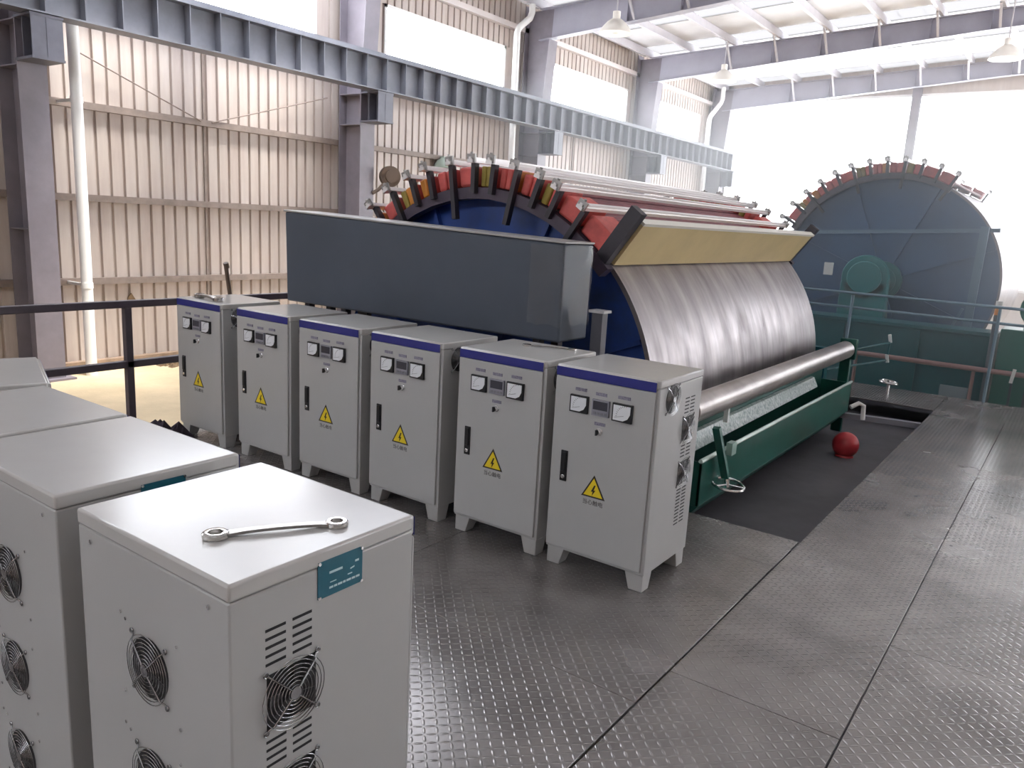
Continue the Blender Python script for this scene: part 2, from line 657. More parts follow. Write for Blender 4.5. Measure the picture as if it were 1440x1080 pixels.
# windows of the left wall (continuous lights above the crane girder)
for k, (a, b) in enumerate(wins):
    m = MB()
    for s_ in ((a, b, ZS, ZS + .06), (a, b, ZH - .06, ZH), (a, a + .06, ZS, ZH), (b - .06, b, ZS, ZH)):
        m.box(XW - .06, XW + .03, s_[0], s_[1], s_[2], s_[3])
    wobj = struct(m.build('window_%d' % (k + 1), pvc))
    n = 4
    for i in range(n):
        p = MB()
        p.box(XW - .02, XW - .014, a + .06 + (b - a - .12) * i / n, a + .06 + (b - a - .12) * (i + 1) / n, ZS + .06, ZH - .06)
        p.build('pane', glass, wobj)
    portal('portal', (XW - .12, (a + b) / 2, (ZS + ZH) / 2), (1, 0, 0), ZH - ZS, b - a)

# right wall and the wall behind the camera
wr = MB()
RZ0, RZ1 = 1.2, 5.6
wr.box(XR, XR + .1, YB, YF, ZL, RZ0)
wr.box(XR, XR + .1, YB, YF, RZ1, 7.2)
rw = [(10.5, 20.0), (21.5, 28.0)]
e2 = [YB] + [e for q in rw for e in q] + [YF]
for a, b in zip(e2[::2], e2[1::2]):
    wr.box(XR, XR + .1, a, b, RZ0, RZ1)
struct(wr.build('wall_right', cladding))
for k, (a, b) in enumerate(rw):
    m = MB()
    for s_ in ((a, b, RZ0, RZ0 + .08), (a, b, RZ1 - .08, RZ1), (a, a + .08, RZ0, RZ1), (b - .08, b, RZ0, RZ1)):
        m.box(XR - .03, XR + .06, s_[0], s_[1], s_[2], s_[3])
    wobj = struct(m.build('window_%d' % (k + 7), pvc))
    p = MB()
    p.box(XR + .02, XR + .026, a + .08, b - .08, RZ0 + .08, RZ1 - .08)
    p.build('pane', glass, wobj)
    portal('portal', (XR + .16, (a + b) / 2, (RZ0 + RZ1) / 2), (-1, 0, 0), RZ1 - RZ0, b - a)
wb = MB()
wb.box(XW, XR, YB - .1, YB, ZL, 4.4)
wb.prism([(XW, YB - .1, 5.4), (XR, YB - .1, 5.4), (XR, YB - .1, 6.9), (0, YB - .1, 7.6), (XW, YB - .1, 6.9)], (0, .1, 0))
for a, b in ((XW, -11.0), (-0.6, XR)):
    wb.box(a, b, YB - .1, YB, 4.4, 5.4)
struct(wb.build('wall_back', cladding))
for k, (a, b) in enumerate(((-11.0, -.6),)):  # unseen window, added and sized to brighten the cabinet fronts
    m = MB()
    for s_ in ((a, b, 4.4, 4.48), (a, b, 5.32, 5.4), (a, a + .08, 4.4, 5.4), (b - .08, b, 4.4, 5.4)):
        m.box(s_[0], s_[1], YB - .06, YB + .03, s_[2], s_[3])
    wobj = struct(m.build('window_%d' % (k + 9), pvc))
    p = MB()
    p.box(a + .08, b - .08, YB - .026, YB - .02, 4.48, 5.32)
    p.build('pane', glass, wobj)
    portal('portal', ((a + b) / 2, YB - .16, 4.9), (0, 1, 0), b - a, 1.0)
# far gable: low sill wall, glazed above
wf = MB()
wf.box(XW, XR, YF, YF + .1, ZL, 0.35)
wf.box(XW, XW + .7, YF, YF + .1, 0.35, 6.9)
wf.box(XR - .7, XR, YF, YF + .1, 0.35, 6.9)
wf.prism([(XW, YF, 6.35), (XR, YF, 6.35), (XR, YF, 6.9), (0, YF, 7.6), (XW, YF, 6.9)], (0, .1, 0))
struct(wf.build('wall_far', cladding))
wgf = MB()
for x in (XW + .73, -0.03, XR - .73):
    wgf.box(x - .03, x + .03, YF - .02, YF + .06, 0.35, 6.35)
wgf.box(XW + .7, XR - .7, YF - .02, YF + .06, 0.35, 0.43)
wgf.box(XW + .7, XR - .7, YF - .02, YF + .06, 6.27, 6.35)
wg = struct(wgf.build('window_6', pvc))
for i in range(8):
    x0 = XW + .76 + i * 2.86
    p = MB()
    p.box(x0, x0 + 2.86, YF + .02, YF + .026, 0.43, 6.27)
    p.build('pane', glass, wg)
portal('portal', (0, YF + .2, 3.3), (0, -1, 0), 22.8, 5.9)

# roof: sheets across the slope, translucent strips between them, purlins along the hall
cb = MB()
cb.box(-.2, .2, YB, YF, roof_z(0) + .05, roof_z(0) + .12)
ceiling = struct(cb.build('ceiling', roofm))
SP = 2.95


def roof_piece(name, m_, y0, y1, sgn, xa=0.0, xe=12.4):
    m = MB()
    xa, xe = sgn * xa, sgn * xe
    m.hexa([(xa, y0, roof_z(xa)), (xe, y0, roof_z(xe)), (xe, y1, roof_z(xe)), (xa, y1, roof_z(xa))],
           [(xa, y0, roof_z(xa) + .03), (xe, y0, roof_z(xe) + .03), (xe, y1, roof_z(xe) + .03), (xa, y1, roof_z(xa) + .03)])
    return m.build(name, m_, ceiling)


yy = -0.95 - 2 * SP
k = 0
while yy < YF:
    c = yy
    for sgn in (-1, 1):
        roof_piece('skylight_panel', skylight, c - .5, c + .5, sgn)
        if c > -5:
            portal('portal', (sgn * 6.1, c, roof_z(6.1) + .09), (0, 0, -1), 12.2, 1.0)
        for ya, yb in ((c + .5, c + .5 + (SP - 1) / 2), (c + .5 + (SP - 1) / 2, c + SP - .5)):
            if sgn < 0 and 4.9 < ya < 10.5:      # unseen clear roof light, added to brighten the floor and wall below
                roof_piece('roof_sheet', roofm, ya, yb, sgn, 0, 8.2)
                roof_piece('skylight_panel', glass, ya, yb, sgn, 8.2)
                portal('portal', (-10.3, (ya + yb) / 2, roof_z(10) + .09), (0, 0, -1), 4.2, yb - ya)
            else:
                roof_piece('roof_sheet', roofm, ya, yb, sgn)
    yy += SP
for i in range(-9, 10):
    x = i * 1.3
    m = MB()
    z = roof_z(x) - .1
    m.box(x - .03, x + .03, YB, YF, z - .09, z + .095)
    m.box(x - .03, x + .05, YB, YF, z - .1, z - .085)
    m.build('purlin', purlinm, ceiling)


# ---- columns
def col_label(k):
    return ['grey steel column at the left edge of the view with a white pipe beside it',
            'grey steel column standing just left of the grey housing',
            'grey steel column rising behind the near drum with a bent white pipe on its left',
            'fourth grey steel column from the left along the cladding wall',
            'farthest grey steel column, at the corner by the bright gable'][k]


def h_column(x, y, label):
    t = thing('steel_column', (x, y, ZL), label, 'column', 'columns along the left wall')
    zt = 6.0
    m = MB()
    m.box(x - .30, x - .28, y - .18, y + .18, ZL, zt + .8)
    m.box(x + .28, x + .30, y - .18, y + .18, ZL, 3.95)
    m.box(x - .28, x + .28, y - .006, y + .006, ZL, 3.95)
    m.hexa([(x - .28, y - .006, 3.95), (x + .28, y - .006, 3.95), (x + .28, y + .006, 3.95), (x - .28, y + .006, 3.95)],
           [(x - .28, y - .006, zt + .7), (x + .42, y - .006, zt + .7), (x + .42, y + .006, zt + .7), (x - .28, y + .006, zt + .7)])
    m.hexa([(x + .28, y - .18, 3.95), (x + .30, y - .18, 3.95), (x + .30, y + .18, 3.95), (x + .28, y + .18, 3.95)],
           [(x + .42, y - .18, zt), (x + .44, y - .18, zt), (x + .44, y + .18, zt), (x + .42, y + .18, zt)])
    m.build('shaft', steelgrey, t)
    m = MB()
    for z in (1.2, 3.3, 3.85):
        m.box(x - .28, x + .28, y - .17, y + .17, z - .008, z + .008)
    m.build('web_plate', steelgrey, t)
    m = MB()
    m.box(x - .4, x + .4, y - .28, y + .28, ZL, ZL + .03)
    m.build('base_plate', steelgrey, t)
    m = MB()                                   # corbel carrying the crane girder
    xa, xb = x + .30, x + .78
    m.box(xa, xb, y - .2, y + .2, 3.84, 3.87)
    m.box(xa, xb, y - .2, y + .2, 3.33, 3.36)
    m.box(xa, xb, y - .012, y + .012, 3.36, 3.84)
    for q in (xa + .22, xb - .02):
        m.box(q, q + .015, y - .19, y + .19, 3.36, 3.84)
    m.build('girder_corbel', bracketm, t)
    return t


CX = -11.78
for k, y in enumerate(bays[1:]):
    h_column(CX, y, col_label(k))


# ---- rafters
def rafter(y, label, vis):
    t = thing('roof_rafter', (-11.4, y, 6.0), label, 'roof beam', 'steel roof rafters')
    for sgn in (-1, 1):
        m = MB()
        n = 8
        P = []
        for i in range(n + 1):
            x = -11.7 + 11.7 * i / n
            zb = 6.0 + .080 * (x + 11.7) if x < -2.5 else 6.736 + .05 * (x + 2.5)
            P.append((x * -sgn if sgn > 0 else x, zb, roof_z(x) - .22))
        for i in range(n):
            (xa, ba, ta), (xb, bb, tb) = P[i], P[i + 1]
            m.hexa([(xa, y - .005, ba), (xb, y - .005, bb), (xb, y + .005, bb), (xa, y + .005, ba)],
                   [(xa, y - .005, ta), (xb, y - .005, tb), (xb, y + .005, tb), (xa, y + .005, ta)])
            for (u, v, th) in ((ba, bb, .016), (ta, tb, .016)):
                m.hexa([(xa, y - .12, u), (xb, y - .12, v), (xb, y + .12, v), (xa, y + .12, u)],
                       [(xa, y - .12, u + th), (xb, y - .12, v + th), (xb, y + .12, v + th), (xa, y + .12, u + th)])
        m.build('rafter_beam', rafterm, t)
    if vis:
        for i in range(1, 8):
            x = -1.3 * i
            xs_ = x - .02
            zb = 6.0 + .080 * (xs_ + 11.7) if xs_ < -2.5 else 6.736 + .05 * (xs_ + 2.5)
            for s_ in (-1,):
                b = MB()
                b.bar((xs_, y + s_ * .1, zb + .03), (xs_, y + s_ * .62, roof_z(xs_) - .2), .05, .05)
                b.build('fly_brace', purlinm, t)
            b = MB()
            b.box(xs_ - .2, xs_ - .188, y - .11, y + .11, zb + .016, roof_z(xs_) - .21)
            b.build('stiffener', rafterm, t)
    return t


RL = ['roof rafter over the cabinets, out at the top of the view', 'steel roof rafter above the second column from the left',
      'steel roof rafter meeting the column with the bent pipe, nearest in view', 'steel roof rafter above the fourth column, crossing the whole roof',
      'farthest steel roof rafter, along the top of the bright gable']
for k, y in enumerate(bays[1:]):
    rafter(y, RL[k], k >= 2)

# ---- crane girder
GX = -11.15
t = thing('crane_girder', (GX, 5, 3.87), 'long grey crane girder with upright ribs running along the left wall', 'girder')
m = MB()
m.box(GX - .16, GX + .16, YB + .3, 28.6, 3.88, 3.90)
m.box(GX - .16, GX + .16, YB + .3, 28.6, 4.45, 4.47)
m.box(GX - .006, GX + .006, YB + .3, 28.6, 3.90, 4.45)
m.build('girder_beam', girderm, t)
m = MB()
m.box(GX - .04, GX + .04, YB + .3, 28.6, 4.47, 4.56)
m.build('crane_rail', girderm, t)
sm = MB()
sm.box(GX + .006, GX + .15, -.006, .006, 3.90, 4.45)
s0 = None
y = YB + .57
while y < 28.5:
    if s0 is None:
        s0 = sm.build('stiffener', girderm, t)
        s0.location.y += y
    else:
        share(s0, 'stiffener', t, (0, y, 0))
    y += 0.494

for k, x in enumerate((-5.33, 0.4, 6.0)):
    m = MB()
    m.box(x - .13, x + .13, YF - .2, YF - .18, 0.35, 7.0)
    m.box(x - .13, x + .13, YF - .04, YF - .02, 0.35, 7.0)
    m.box(x - .006, x + .006, YF - .18, YF - .04, 0.35, 7.0)
    tag(m.build('gable_post', steelgrey), ['slim grey post in the bright gable above the far drum', 'slim gable post right of the view',
                                         'slim gable post far right of the view'][k], 'post', 'gable posts')

# ---- downpipes
for pts, lab in (([(-11.55, 5.52, ZL), (-11.55, 5.52, 3.0), (-11.55, 5.5, 6.3)], 'white rain pipe standing beside the leftmost column'),
                 ([(-11.6, 15.66, ZL), (-11.6, 15.62, 5.95), (-11.6, 15.68, 6.08), (-11.6, 16.1, 6.38), (-11.6, 16.17, 6.52), (-11.6, 16.17, 6.70)],
                  'bent white rain pipe on the column behind the near drum'),
                 ([(-11.55, 27.0, ZL), (-11.55, 27.05, 5.5), (-11.55, 27.15, 5.65), (-11.55, 27.95, 6.2), (-11.55, 28.05, 6.35), (-11.55, 28.05, 6.75)],
                  'bent white rain pipe in the far corner by the bright gable')):
    t = thing('rain_pipe', pts[0], lab, 'pipe', 'white rain pipes')
    m = MB()
    m.tube(pts, 0.075, 14)
    m.build('pipe_run', pvc, t)
    m = MB()
    for z in (0.43, 2.97):
        m.cyl((pts[0][0], pts[0][1], z - .04), (pts[0][0], pts[0][1], z + .04), .083, 14)
        m.box(XW + .10, pts[0][0], pts[0][1] - .02, pts[0][1] + .02, z - .02, z + .02)
    m.build('pipe_clip', pvc, t)

# ---- guard rail left
t = thing('guard_rail', (-5.3, 2.8, 0), 'dark purple-brown steel guard rail along the left edge of the deck', 'railing')
for name, z in (('top_rail', .955), ('middle_rail', .535)):
    m = MB()
    m.box(-5.325, -5.275, -2.4, 5.4, z - .025, z + .025)
    m.build(name, railm, t, bevel=.006)
for y in (-2.0, 0.4, 2.79, 5.18):
    m = MB()
    m.box(-5.325, -5.275, y - .025, y + .025, 0, .93)
    m.build('post', railm, t, bevel=.005)
m = MB()
m.box(-5.36, -5.33, -2.6, 5.4, -0.16, 0.0)
m.build('edge_strip', railm, t)


# ================================================================== CABINETS
W, D, HT = 0.54, 0.465, 1.004
hx, hy = W / 2, D / 2


def fan_meshes():
    out = {}
    for kind in ('round', 'square'):
        m = MB()
        if kind == 'round':
            m.cyl((0, 0, -.004), (0, 0, .0012), .066, 32, 0)
        else:
            m.box(-.058, .058, -.058, .058, -.004, .0012, 0)
        m.cyl((0, 0, .0012), (0, 0, .006), .022, 20, 1)
        for i in range(7):
            a = 2 * pi * i / 7
            p = [(cos(a + d) * r, sin(a + d) * r) for d, r in ((0, .022), (.25, .056), (.62, .056), (.5, .022))]
            m.prism([(x, y, .0014) for x, y in p], (0, 0, .002), 1)
        fan = m.build('cooling_fan', [mat('fan_dark', (0.010, 0.010, 0.011), 0.55), mat('fan_blade', (0.03, 0.03, 0.033), 0.35)])
        g = MB()
        for k in range(8):
            g.ring((0, 0, .012 - .0005 * k), (0, 0, 1), .016 + .0082 * k, .00095, 30, 5)
        for a in (pi / 4, 3 * pi / 4, 5 * pi / 4, 7 * pi / 4):
            c_, s_ = cos(a), sin(a)
            g.tube([(c_ * .012, s_ * .012, .0125), (c_ * .07, s_ * .07, .010), (c_ * .078, s_ * .078, .004), (c_ * .083, s_ * .083, .003)], .0018, 6)
            g.ring((c_ * .087, s_ * .087, .003), (0, 0, 1), .005, .0018, 12, 5)
        g.cyl((0, 0, .0105), (0, 0, .0135), .013, 18)
        guard = g.build('fan_guard', mat('guard_wire', (0.40, 0.40, 0.41), 0.2, 1.0), fan)
        out[kind] = fan
    return out


FAN = fan_meshes()


def put_fan(root, kind, loc, rot):
    f = FAN[kind]
    c = f.copy()
    col.objects.link(c)
    c.parent = root
    c.matrix_local = Matrix.Translation(loc) @ rot
    gsrc = f.children[0]
    g_ = gsrc.copy()
    col.objects.link(g_)
    g_.parent = c
    return c


ROT_R = Matrix.Rotation(pi / 2, 4, 'Z') @ Matrix.Rotation(pi / 2, 4, 'X')     # +Z of the fan -> +X, its +Y -> +Z
ROT_L = Matrix.Rotation(-pi / 2, 4, 'Z') @ Matrix.Rotation(pi / 2, 4, 'X')
ROT_B = Matrix.Rotation(pi, 4, 'Z') @ Matrix.Rotation(pi / 2, 4, 'X')


def text_mesh(body, size, name, m_):
    c = bpy.data.curves.new(name, 'FONT')
    c.body = body
    c.size = size
    c.align_x = 'CENTER'
    c.extrude = 0.0003
    o = bpy.data.objects.new(name, c)
    col.objects.link(o)
    bpy.context.view_layer.update()
    me = bpy.data.meshes.new_from_object(o.evaluated_get(bpy.context.evaluated_depsgraph_get()))
    bpy.data.objects.remove(o)
    me.materials.clear()
    me.materials.append(m_)
    me.name = name
    return me


CAPTION = text_mesh('当心触电', 0.028, 'caption', textink)


def make_cabinet():
    root = bpy.data.objects.new('control_cabinet', None)
    root.empty_display_size = .1
    col.objects.link(root)
    m = MB()
    m.box(-hx, hx, -hy, hy, .085, .968)
    m.build('body', white, root, bevel=.004)
    m = MB()
    m.box(-hx - .0015, hx + .0015, -hy - .0015, hy + .0015, .9688, HT)
    m.box(-hx + .004, -hx + .524, -hy - .0106, -hy + .01, .9535, HT - .004)
    m.build('top_cover', white_lit_top, root, bevel=.006)
    for sx_ in (-1, 1):
        for sy_ in (-1, 1):
            m = MB()
            ox, oy = sx_ * (hx - .006), sy_ * (hy - .006)

            def q(a, z):
                return [(ox, oy, z), (ox - sx_ * a, oy, z), (ox - sx_ * a, oy - sy_ * a, z), (ox, oy - sy_ * a, z)]
            m.hexa(q(.07, 0.0), q(.095, .085))
            m.build('foot', white, root, bevel=.003)
    X = lambda u: u - hx
    yf = -hy
    dr = MB()
    dr.box(X(.004), X(.524), yf - .012, yf - .001, .10, .950)
    door = dr.build('door', white, root, bevel=.004)
    s = MB()
    s.box(X(.004), X(.524), yf - .0110, yf - .0102, .953, HT - .008)
    s.build('blue_stripe', blue_strip, root, bevel=.002)
    y0 = yf - .012

    def meter(u0, u1, z0, z1):
        mm = MB()
        mm.box(X(u0), X(u1), y0 - .014, y0 + .004, z0, z1, 0)
        e = .007
        a, b, c_, d_ = X(u0) + e, X(u1) - e, z0 + e, z1 - e
        k_ = .034
        mm.prism([(a, y0 - .0142, c_), (b - k_, y0 - .0142, c_), (b - k_ * .35, y0 - .0142, c_ + k_ * .35), (b, y0 - .0142, c_ + k_), (b, y0 - .0142, d_), (a, y0 - .0142, d_)], (0, -.0016, 0), 1)
        yy_ = y0 - .0164
        cx_, cz_ = b - .02, c_ + .02
        for i in range(9):
            an = pi / 2 + (pi / 2) * i / 8
            p = (cx_ + .046 * cos(an), yy_, cz_ + .046 * sin(an))
            q2 = (cx_ + .052 * cos(an), yy_, cz_ + .052 * sin(an))
            mm.bar(p, q2, .0016, .0012, 2)
        mm.bar((cx_ - .012, yy_, cz_ + .004), (a + .008, yy_, c_ + .012), .0012, .0012, 2)
        return mm.build('meter', [black, dial, ink], door)
    meter(.096, .192, .794, .876)
    meter(.322, .422, .791, .875)
    mm = MB()
    mm.box(X(.214), X(.303), y0 - .012, y0 + .003, .797, .873, 0)
    mm.box(X(.221), X(.296), y0 - .0135, y0 - .011, .826, .866, 1)
    for i in range(4):
        mm.box(X(.224 + .019 * i), X(.238 + .019 * i), y0 - .014, y0 - .011, .803, .815, 2)
    mm.build('digital_display', [disp_frame, display, mat('display_key', (0.2, 0.2, 0.23), .4)], door)
    for (u0, u1, z) in ((.116, .177, .896), (.226, .284, .890), (.342, .404, .894), (.230, .286, .750)):
        mm = MB()
        mm.box(X(u0), X(u1), y0 - .0025, y0 + .002, z, z + .015)
        mm.build('label_plate', labelm, door)
    mm = MB()
    kx, kz = X(.257), .722
    mm.lathe((kx, y0 + .002, kz), (0, -1, 0), [(.017, 0), (.017, .004), (.014, .006), (.012, .02), (.010, .022)], 18, 0)
    mm.box(kx - .003, kx + .003, y0 - .034, y0 - .018, kz - .013, kz + .013, 1)
    mm.build('key_switch', [chrome, black], door)
    mm = MB()
    mm.box(X(.062), X(.098), y0 - .006, y0 + .002, .442, .594, 0)
    mm.box(X(.068), X(.092), y0 - .012, y0 - .005, .492, .586, 0)
    mm.cyl((X(.080), y0 - .010, .465), (X(.080), y0 - .004, .465), .010, 16, 1)
    mm.build('door_handle', [black, chrome], door, bevel=.002)
    # warning triangle with bolt
    mm = MB()

    def tri(s_, y_, th, mi):
        cx_, cz_ = X(.251), .434
        P = []
        for a in (90, 210, 330):
            P.append((cx_ + .074 * s_ * cos(R(a)), y_, cz_ + .074 * s_ * sin(R(a))))
        mm.prism(P, (0, -th, 0), mi)
    tri(1.0, y0 + .001, .0022, 0)
    tri(.80, y0 - .0012, .0008, 1)
    bx, bz = X(.251), .430
    B = [(.004, .030), (-.012, -.004), (-.002, -.002), (-.006, -.024), (.012, .006), (.002, .004), (.012, .030)]
    mm.prism([(bx + x, y0 - .002, bz + z) for x, z in B], (0, -.0008, 0), 0)
    mm.build('warning_sign', [ink, yellow], door)
    cap = bpy.data.objects.new('caption', CAPTION)
    col.objects.link(cap)
    cap.parent = door
    cap.matrix_local = Matrix.Translation((X(.251), y0 - .0006, .362)) @ Matrix.Rotation(pi / 2, 4, 'X')
    # left side: name plate, slots and fans ; right side: one fan high, slots and fans
    slot = None
    for side in (-1, 1):
        xs_ = side * hx
        for zz in (.735, .515):
            put_fan(root, 'square', (xs_, hy - .135, zz), ROT_R if side > 0 else ROT_L)
        zlist = [.885 - .0175 * i for i in range(5)] + [.652 - .0175 * i for i in range(4)] + [.432 - .0175 * i for i in range(11)]
        for z in zlist:
            for yb in (.098, .160):
                if slot is None:
                    mm = MB()
                    mm.box(-.0008, .0008, -.023, .023, -.0028, .0028)
                    slot = mm.build('vent_slot', mat('slot_shade', (0.012, 0.012, 0.014), .7), root)  # dark box imitates the shade inside an open slot
                    slot.location = (xs_, hy - yb, z)
                else:
                    share(slot, 'vent_slot', root, (xs_, hy - yb, z))
    put_fan(root, 'round', (hx, -hy + .13, .905), ROT_R)
    for zz in (.735, .48, .225):
        put_fan(root, 'round', (0, hy, zz), ROT_B)
    mm = MB()
    xs_ = -hx - .0025
    ya, yb = -hy + .152, -hy + .268
    mm.box(xs_, -hx + .001, ya, yb, .902, .980, 0)
    X2 = xs_ - .0004

    def pr(u0, u1, z0, z1, tilt=0):       # white print on the plate (u from its left edge as read)
        mm.hexa([(X2, yb - u0, z0), (X2, yb - u1, z0 + tilt), (xs_, yb - u1, z0 + tilt), (xs_, yb - u0, z0)],
                [(X2, yb - u0, z1), (X2, yb - u1, z1 + tilt), (xs_, yb - u1, z1 + tilt), (xs_, yb - u0, z1)], 1)
    pr(.028, .062, .9485, .9535)
    pr(.096, .106, .9520, .9565)
    pr(.083, .094, .9400, .9430, .002)
    pr(.076, .088, .9300, .9325)
    pr(.030, .046, .9290, .9310)
    x_ = .028
    for wd in (.010, .008, .011, .007, .012, .009, .010):
        pr(x_, x_ + wd, .9165, .9210)
        x_ += wd + .0022
    for (yy_, z) in ((ya + .003, .905), (yb - .003, .905), (ya + .003, .977), (yb - .003, .977)):
        mm.cyl((xs_ + .001, yy_, z), (xs_ - .0025, yy_, z), .0035, 10, 2)
    mm.build('name_plate', [tealplate, whiteprint, chrome], root)
    # screws on the back
    mm = MB()
    for (x, z) in [(-.21, .943), (.215, .943), (-.21, .13), (.21, .13)]:
        mm.cyl((x, hy - .001, z), (x, hy + .003, z), .005, 12)
    for zc_ in (.735, .48, .225):
        for dx, dz in ((.105, .088), (.087, .078), (-.10, .085), (-.105, -.09), (.10, -.09)):
            mm.cyl((dx, hy - .001, zc_ + dz), (dx, hy + .002, zc_ + dz), .004, 10)
    mm.build('screws', chrome, root)['kind'] = 'stuff'
    return root


proto = make_cabinet()
row = [-1.423, -2.023, -2.675, -3.301, -3.931, -4.633]
ROWLAB = ['white control cabinet at the right end of the far row, its fan side showing',
          'second white cabinet from the right in the far row, thin spanner on its top',
          'white control cabinet in the far row just left of the one carrying the thin spanner',
          'white control cabinet in the far row, third from the left end',
          'white control cabinet in the far row, right beside the leftmost one',
          'leftmost white control cabinet of the far row with a bulky spanner on its top']
for k, x in enumerate(row):
    c = proto if k == 0 else copy_tree(proto)
    c.location = (x - hx, 3.104 + hy - (x + 1.423) * -0.003, 0)
    tag(c, ROWLAB[k], 'cabinet', 'white control cabinets with blue stripes')
    c.rotation_euler.z = R([0, .4, -.5, .3, 0, -.4][k])
FGLAB = ['large white cabinet nearest the camera, chrome spanner on top and teal plate on its side',
         'white cabinet right behind the one with the chrome spanner, two fans on its left face',
         'third white cabinet top in the foreground row, beside the rail post',
         'white cabinet turned askew at the far left edge, topmost of the foreground row']
for k, x in enumerate((-1.117, -1.761, -2.335)):
    c = copy_tree(proto)
    c.location = (x - hx, .745 + hy, 0)
    c.rotation_euler.z = pi
    tag(c, FGLAB[k], 'cabinet', 'white control cabinets in the foreground')
c = copy_tree(proto)
th = R(-19.5)
rb = Vector((-2.91, 1.235, 0))
cen = rb + Matrix.Rotation(th, 3, 'Z') @ Vector((-hx, -hy, 0))
c.location = cen
c.rotation_euler.z = pi + th
tag(c, FGLAB[3], 'cabinet', 'white control cabinets in the foreground')
for f in FAN.values():
    for ch in list(f.children):
        bpy.data.objects.remove(ch)
    bpy.data.objects.remove(f)


# ---- spanners
def spanner(p, q, z, r, hw, hh, label, ratio=1.0):
    p, q = Vector((p[0], p[1], z)), Vector((q[0], q[1], z))
    d = (q - p).normalized()
    t = thing('spanner', (p + q) / 2, label, 'spanner', 'spanners left on the cabinets')
    side = Vector((-d.y, d.x, 0))
    m = MB()
    a, b = p + d * r * .86, q - d * r * .86 * ratio
    mid = []
    n = 8
    for i in range(n + 1):
        f = i / n
        c_ = a.lerp(b, f)
        h_ = hh * (.25 + .9 * max(0, sin(pi * f)) ** .5)
        wv = hw * (1.25 - .35 * sin(pi * f))
        mid.append([c_ - side * wv / 2 + Vector((0, 0, h_ * .6)), c_ + side * wv / 2 + Vector((0, 0, h_ * .6)),
                    c_ + side * wv / 2 + Vector((0, 0, h_ * .6 + hh)), c_ - side * wv / 2 + Vector((0, 0, h_ * .6 + hh))])
    vs_ = [v for s_ in mid for v in s_]
    fs = []
    for i in range(n):
        for k_ in range(4):
            fs.append((4 * i + k_, 4 * i + (k_ + 1) % 4, 4 * i + 4 + (k_ + 1) % 4, 4 * i + 4 + k_))
    fs += [(3, 2, 1, 0), tuple(4 * n + i for i in range(4))]
    m.add(vs_, fs)
    m.build('shank', tool, t, bevel=hh * .2)
    for c_, rr in ((p, r), (q, r * ratio)):
        m = MB()
        N = 28
        ri = rr * .58
        vs_ = []
        for i in range(N):
            an = 2 * pi * i / N
            u = d * cos(an) + side * sin(an)
            k2 = 1 + .06 * cos(6 * an)
            for rad, zz in ((rr, .15 * hh), (rr, hh * 1.35), (rr * .88, hh * 1.65), (ri * k2, hh * 1.65), (ri * k2, .05 * hh), (rr * .9, 0)):
                vs_.append(c_ + u * rad + Vector((0, 0, zz)))
        fs = []
        for i in range(N):
            j = (i + 1) % N
            for k_ in range(6):
                fs.append((6 * i + k_, 6 * i + (k_ + 1) % 6, 6 * j + (k_ + 1) % 6, 6 * j + k_))
        m.add(vs_, fs)
        m.build('ring_end', mat('ring_chrome', (0.62, 0.60, 0.58), 0.16, 1.0), t)
    return t


spanner((-1.315, .851), (-1.190, 1.055), HT + .001, .026, .018, .0065, 'chrome double ring spanner lying on the nearest white cabinet', .9)
spanner((-2.36, 3.41), (-2.13, 3.50), HT + .001, .024, .013, .006, 'thin steel spanner lying on the second cabinet from the right of the far row')
spanner((-5.07, 3.20), (-4.80, 3.17), HT + .001, .036, .040, .018, 'short bulky spanner lying on the leftmost cabinet of the far row')
m = MB()
m.cyl((-5.62, 3.95, 0), (-5.52, 3.72, 1.20), .016, 10)
m.cyl((-5.525, 3.735, 1.17), (-5.52, 3.72, 1.21), .021, 10)
t = thing('brown_stick', (-5.62, 3.95, 0), 'thin brown stick leaning up behind the leftmost cabinet', 'stick')
m.build('shaft', brown, t)
t.location.z = ZL
for ch in t.children:
    ch.location.z = -ZL
mm = MB()
mm.cyl((-5.69, 4.10, ZL), (-5.62, 3.95, 0), .016, 10)
mm.build('shaft', brown, t)

# ================================================================== GREY HOUSING
t = thing('drive_housing', (-3.6, 3.9, 0), 'long dark grey sheet-metal housing standing behind the white cabinets', 'housing')
m = MB()
ya, yb = 3.75, 4.06
m.hexa([(-4.80, ya, .985), (-2.38, ya, .985), (-2.38, yb, .985), (-4.80, yb, .985)],
       [(-4.82, ya, 1.635), (-2.38, ya, 1.545), (-2.38, yb, 1.545), (-4.82, yb, 1.635)])
m.build('casing', panelgrey, t, bevel=.012)
m = MB()
m.hexa([(-4.83, ya - .008, 1.636), (-2.37, ya - .008, 1.546), (-2.37, yb + .008, 1.546), (-4.83, yb + .008, 1.636)],
       [(-4.83, ya - .008, 1.650), (-2.37, ya - .008, 1.558), (-2.37, yb + .008, 1.558), (-4.83, yb + .008, 1.650)])
m.build('lid', mat('lid_lit_grey', (0.40, 0.39, 0.38), .3, var=.15, scale=3), t, bevel=.004)  # lid grey lightened to imitate light along the top
for x in (-4.6, -4.21, -2.55):
    for y in (3.80, 4.0):
        m = MB()
        m.box(x - .025, x + .025, y - .025, y + .025, 0, .99)
        m.build('leg', strutm, t)
m = MB()                          # clear film left on the right-hand end
n = 14
vs_, fs = [], []
path = [(-2.60 + .22 * i / 6, ya - .006) for i in range(7)] + [(-2.373, ya + .3 * i / 7) for i in range(8)]
for i, (x, y) in enumerate(path):
    for j in range(8):
        z = 1.08 + .455 * j / 7
        rr = random.uniform(0, .012)
        vs_.append((x + (rr if i > 6 else 0), y - (rr if i <= 6 else 0), z + random.uniform(-.01, .01)))
